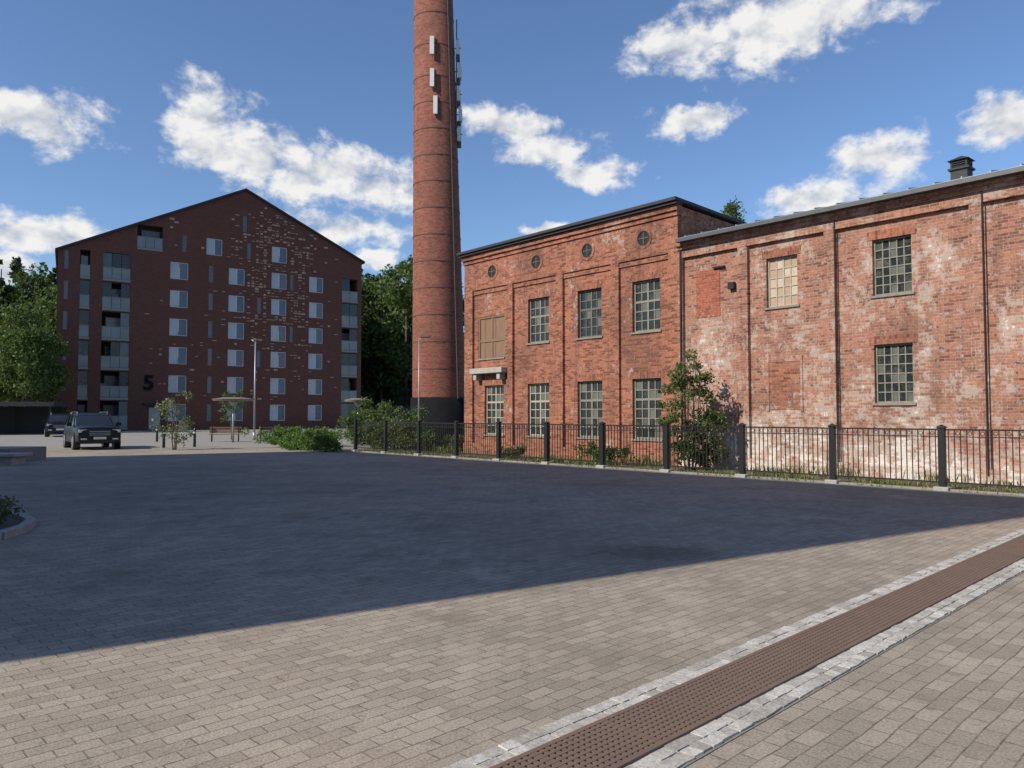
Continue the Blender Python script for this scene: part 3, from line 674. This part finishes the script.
def car(name,loc,rz,paint):
    e=empty(name,loc,rz); bb=B(); st=[]
    for (x,w_,zb,zt) in ((2.36,.74,.38,.88),(2.30,.86,.32,1.00),(2.05,.93,.28,1.06),(1.5,.95,.27,1.10),(.9,.955,.27,1.13),(0,.955,.27,1.13),(-1.2,.955,.27,1.15),(-1.9,.94,.30,1.16),(-2.25,.90,.35,1.14),(-2.36,.82,.42,1.05)):
        h=[(w_*.82,zb),(w_*.98,zb+.10),(w_,zb+.3),(w_*.985,zt-.16),(w_*.93,zt-.04),(w_*.8,zt),(w_*.4,zt+.03)]
        st.append([(x,a,c) for a,c in h]+[(x,-a,c) for a,c in reversed(h)]+[(x,h[0][0],h[0][1])])
    loft(bb,st,0); b1=bb.build('body',[paint],e,True); sm=b1.modifiers.new('e','EDGE_SPLIT'); sm.split_angle=math.radians(35)
    bb=B(); st=[]
    for (x,wb,wt,z1) in ((1.05,.80,.78,1.14),(.40,.87,.70,1.55),(.15,.88,.68,1.64),(-.6,.88,.69,1.70),(-1.6,.87,.68,1.68),(-2.1,.84,.66,1.60),(-2.28,.82,.74,1.16)):
        h=[(wb,1.04),(wt+.03,z1-.07),(wt-.03,z1-.02),(wt*.6,z1)]
        st.append([(x,a,c) for a,c in h]+[(x,-a,c) for a,c in reversed(h)])
    loft(bb,st,0)
    for i,f in enumerate(bb.f):
        zs_=[bb.v[k][2] for k in f]; 
        nz=(Vector(bb.v[f[1]])-Vector(bb.v[f[0]])).cross(Vector(bb.v[f[2]])-Vector(bb.v[f[0]])).normalized().z
        if abs(nz)>.9 and min(zs_)>1.3: bb.m[i]=1
    b2=bb.build('greenhouse',[M_cglass,paint],e,True); sm=b2.modifiers.new('e','EDGE_SPLIT'); sm.split_angle=math.radians(30)
    bb=B()
    for sy in (-1,1):
        for (xa,za,xb,zb) in ((1.0,1.12,.17,1.64),(-.55,1.10,-.6,1.66),(-1.45,1.10,-1.5,1.64),(-2.25,1.14,-2.08,1.57)):
            bb.limb((xa,sy*.875,za),(xb,sy*.73,zb),.035,.03,6,0)
        bb.limb((.1,sy*.64,1.74),(-1.9,sy*.63,1.74),.018,.018,6,1); bb.limb((.1,sy*.64,1.62),(.1,sy*.64,1.74),.018,.018,6,1);bb.limb((-1.9,sy*.63,1.60),(-1.9,sy*.63,1.74),.018,.018,6,1)
        bb.box(.68,.86,sy*1.04-.10,sy*1.04+.10,1.08,1.25,0)
        bb.box(-1.9,1.7,sy*.945-.02,sy*.945+.02,.34,.44,3)
        for j in (.35,-.75): bb.box(j,j+.2,sy*.965-.01,sy*.965+.01,.90,.93,1)
    bb.build('trim',[paint,M_chrome,M_black,M_tyre],e,bevel=.01)
    bb=B()
    for sy in(-1,1):
        bb.box(2.10,2.345,sy*.68-.17,sy*.68+.17,.80,.93,0); bb.box(2.24,2.365,sy*.64-.12,sy*.64+.12,.47,.54,0); bb.box(-2.345,-2.2,sy*.74-.12,sy*.74+.12,.85,1.08,1)
    bb.box(2.28,2.385,-.46,.46,.62,.92,2); 
    for k in range(3): bb.box(2.37,2.395,-.43,.43,.68+.08*k,.70+.08*k,3)
    bb.box(2.3,2.37,-.66,.66,.33,.44,2); bb.box(2.388,2.40,-.26,.26,.49,.60,4); bb.box(-2.385,-2.37,-.26,.26,.7,.81,4)
    bb.build('lights_and_grille',[M_lamp,M_red,M_black,M_chrome,M_plate],e,bevel=.008)
    bb=B()
    for sx in (1.42,-1.42):
        for sy in(-1,1):
            y0=sy*.76;y1=sy*.975
            bb.limb((sx,y0,.36),(sx,y1,.36),.36,.36,24,0); bb.limb((sx,y1,.36),(sx,y1+sy*.012,.36),.25,.22,20,1)
            for k in range(5):
                a=k*2*math.pi/5; bb.limb((sx,y1+sy*.014,.36),(sx+.2*math.cos(a),y1+sy*.014,.36+.2*math.sin(a)),.03,.02,5,1)
            bb.limb((sx,sy*.70,.40),(sx,sy*.957,.40),.43,.43,24,2)
    bb.build('wheels',[M_tyre,M_rim,M_black],e); return e
car('parked_car',(-20.2,37.0,0),math.atan2(-.80,.60),M_car)
car('parked_car',(-34.0,58,0),math.radians(-60),M_car)
# ------------------------------------------------------------------ street furniture
def lamp(name,loc,h,r=.055,arm=.7,rz=0):
    e=empty(name,loc,rz); bb=B(); bb.limb((0,0,0),(0,0,h*.98),r,r*.6,12); bb.limb((0,0,0),(0,0,.5),r*1.5,r*1.5,12); bb.limb((0,0,h*.97),(arm,0,h),r*.5,r*.45,8)
    bb.build('pole',[M_pole],e,True)
    bb=B(); bb.box(arm*.45,arm+.35,-.14,.14,h-.01,h+.07,0); bb.box(arm*.55,arm+.3,-.11,.11,h-.03,h-.012,1); bb.build('lamp_head',[M_greyframe,M_white],e,bevel=.02)
lamp('street_lamp',(-16.4,49,0),6.4,.06,-.25,0)
lamp('street_lamp',(-3.95,32.6,0),4.9,.035,.1,0)
def canopy(name,loc,R,h):
    e=empty(name,loc); bb=B(); bb.limb((0,0,0),(0,0,h-.1),.07,.05,12)
    bb.limb((0,0,h-.45),(0,0,h-.1),.06,.35,16); bb.build('stem',[M_pole],e,True)
    bb=B(); bb.limb((0,0,h-.13),(0,0,h-.02),R*.92,R,32); bb.limb((0,0,h-.018),(0,0,h+.06),R*.97,R*.45,32)
    bb.build('round_roof',[M_sill],e)
canopy('round_canopy',(-16.3,45,0),1.2,2.55); canopy('round_canopy',(-9.0,45,0),.8,2.5)
def bench(loc,rz):
    e=empty('park_bench',loc,rz); bb=B()
    for k in range(4): bb.box(-.9,.9,-.22+.12*k,-.12+.12*k,.42,.46)
    for k in range(3): bb.box(-.9,.9,.26+.02*k,.29+.02*k,.52+.13*k,.62+.13*k)
    bb.build('slats',[M_ply],e)
    bb=B()
    for x in (-.75,.75): bb.box(x-.03,x+.03,-.2,-.14,0,.418); bb.box(x-.03,x+.03,.2,.26,0,.85); bb.box(x-.028,x+.028,-.14,.2,.36,.418)
    bb.build('legs',[M_black],e)
bench((-17.2,46.2,0),.3); bench((-14.6,46.5,0),-.2)
for (x,y) in ((-16.9,37.4),(-15.9,38.6),(-21.2,46),(-12.6,41)):
    bb=B(); bb.limb((0,0,0),(0,0,.85),.07,.06,12); bb.limb((0,0,.85),(0,0,.95),.06,.02,12); bb.limb((0,0,.68),(0,0,.76),.068,.068,12,1); bb.build('bollard',[M_black,M_white],None,loc=(x,y,0))
e=empty('parking_sign',(-16.2,38.0,0),.2); bb=B(); bb.limb((0,0,0),(0,0,1.25),.025,.025,8); bb.build('post',[M_pole],e); bb=B(); bb.box(-.22,.22,-.03,-.01,.8,1.3); bb.build('panel',[M_greyframe],e,bevel=.01)
# carport
e=empty('carport',(-42,63,0),math.radians(20)); bb=B(); bb.box(-7,4.4,-2.6,2.6,2.35,2.6); bb.box(-7,4.4,-2.65,-2.601,2.3,2.65); 
for x in (-6.5,-3,.5,4.1):
    for y in (-2.3,2.3): bb.box(x-.07,x+.07,y-.07,y+.07,0,2.35)
bb.box(-7,4.4,2.62,2.7,0,2.3); bb.build('frame_and_roof',[M_darkroof],e)
# stone seat / planter left
e=empty('stone_planter'); bb=B(); bb.box(-24,-15.95,24.6,25.3,-.05,.26,1); bb.box(-24,-15.8,24.45,25.45,.26,.36,1); bb.box(-24,-16.6,25.5,27.5,-.05,.48,0); bb.build('blocks',[M_sill,M_conc],e,bevel=.02)
# planting bed near left
e=empty('planting_bed'); bb=B(); cx,cy,R0=-8.85,9.9,2.35; n=22
for i in range(n):
    a0=2*math.pi*i/n+.01;a1=2*math.pi*(i+1)/n-.01
    pts=[(cx+r*math.cos(a),cy+r*math.sin(a)) for r,a in((R0-.13,a0),(R0,a0),(R0,a1),(R0-.13,a1))]; n0=len(bb.v)
    bb.v+=[(p[0],p[1],-.05) for p in pts]+[(p[0],p[1],.11) for p in pts]
    for fc in ((3,2,1,0),(4,5,6,7),(0,1,5,4),(1,2,6,5),(2,3,7,6),(3,0,4,7)): bb.f.append(tuple(n0+k for k in fc)); bb.m.append(0)
bb.build('kerb_stones',[M_stone],e,bevel=.012)
bb=B(); bb.quad([(cx+(R0-.13)*math.cos(2*math.pi*i/32),cy+(R0-.13)*math.sin(2*math.pi*i/32),.05) for i in range(32)]); bb.build('soil',[M_gr],e)
rng=np.random.default_rng(71); cl=[]
for i in range(150):
    a=rng.uniform(0,6.28); r=2.0*math.sqrt(rng.random()); cl.append((cx+r*math.cos(a),cy+r*math.sin(a),rng.uniform(.1,.7)*(1.15-r*.2),.17))
C,A,Bv=leafset(cl,110,.03,rng); C[:,2]=np.abs(C[:,2])+.03; quads_obj('plants',C,A,Bv,L_shrub,e)
# ------------------------------------------------------------------ camera
cd=bpy.data.cameras.new('camera'); cam=bpy.data.objects.new('camera',cd); COL.objects.link(cam)
cam.location=(0,0,1.6); cam.rotation_euler=(math.radians(92.3),0,0); cd.sensor_width=36; cd.lens=27.03; cd.clip_end=3000; cd.clip_start=.05
scene.camera=cam
scene.view_settings.view_transform='Standard'; scene.view_settings.look='None'; scene.view_settings.exposure=0
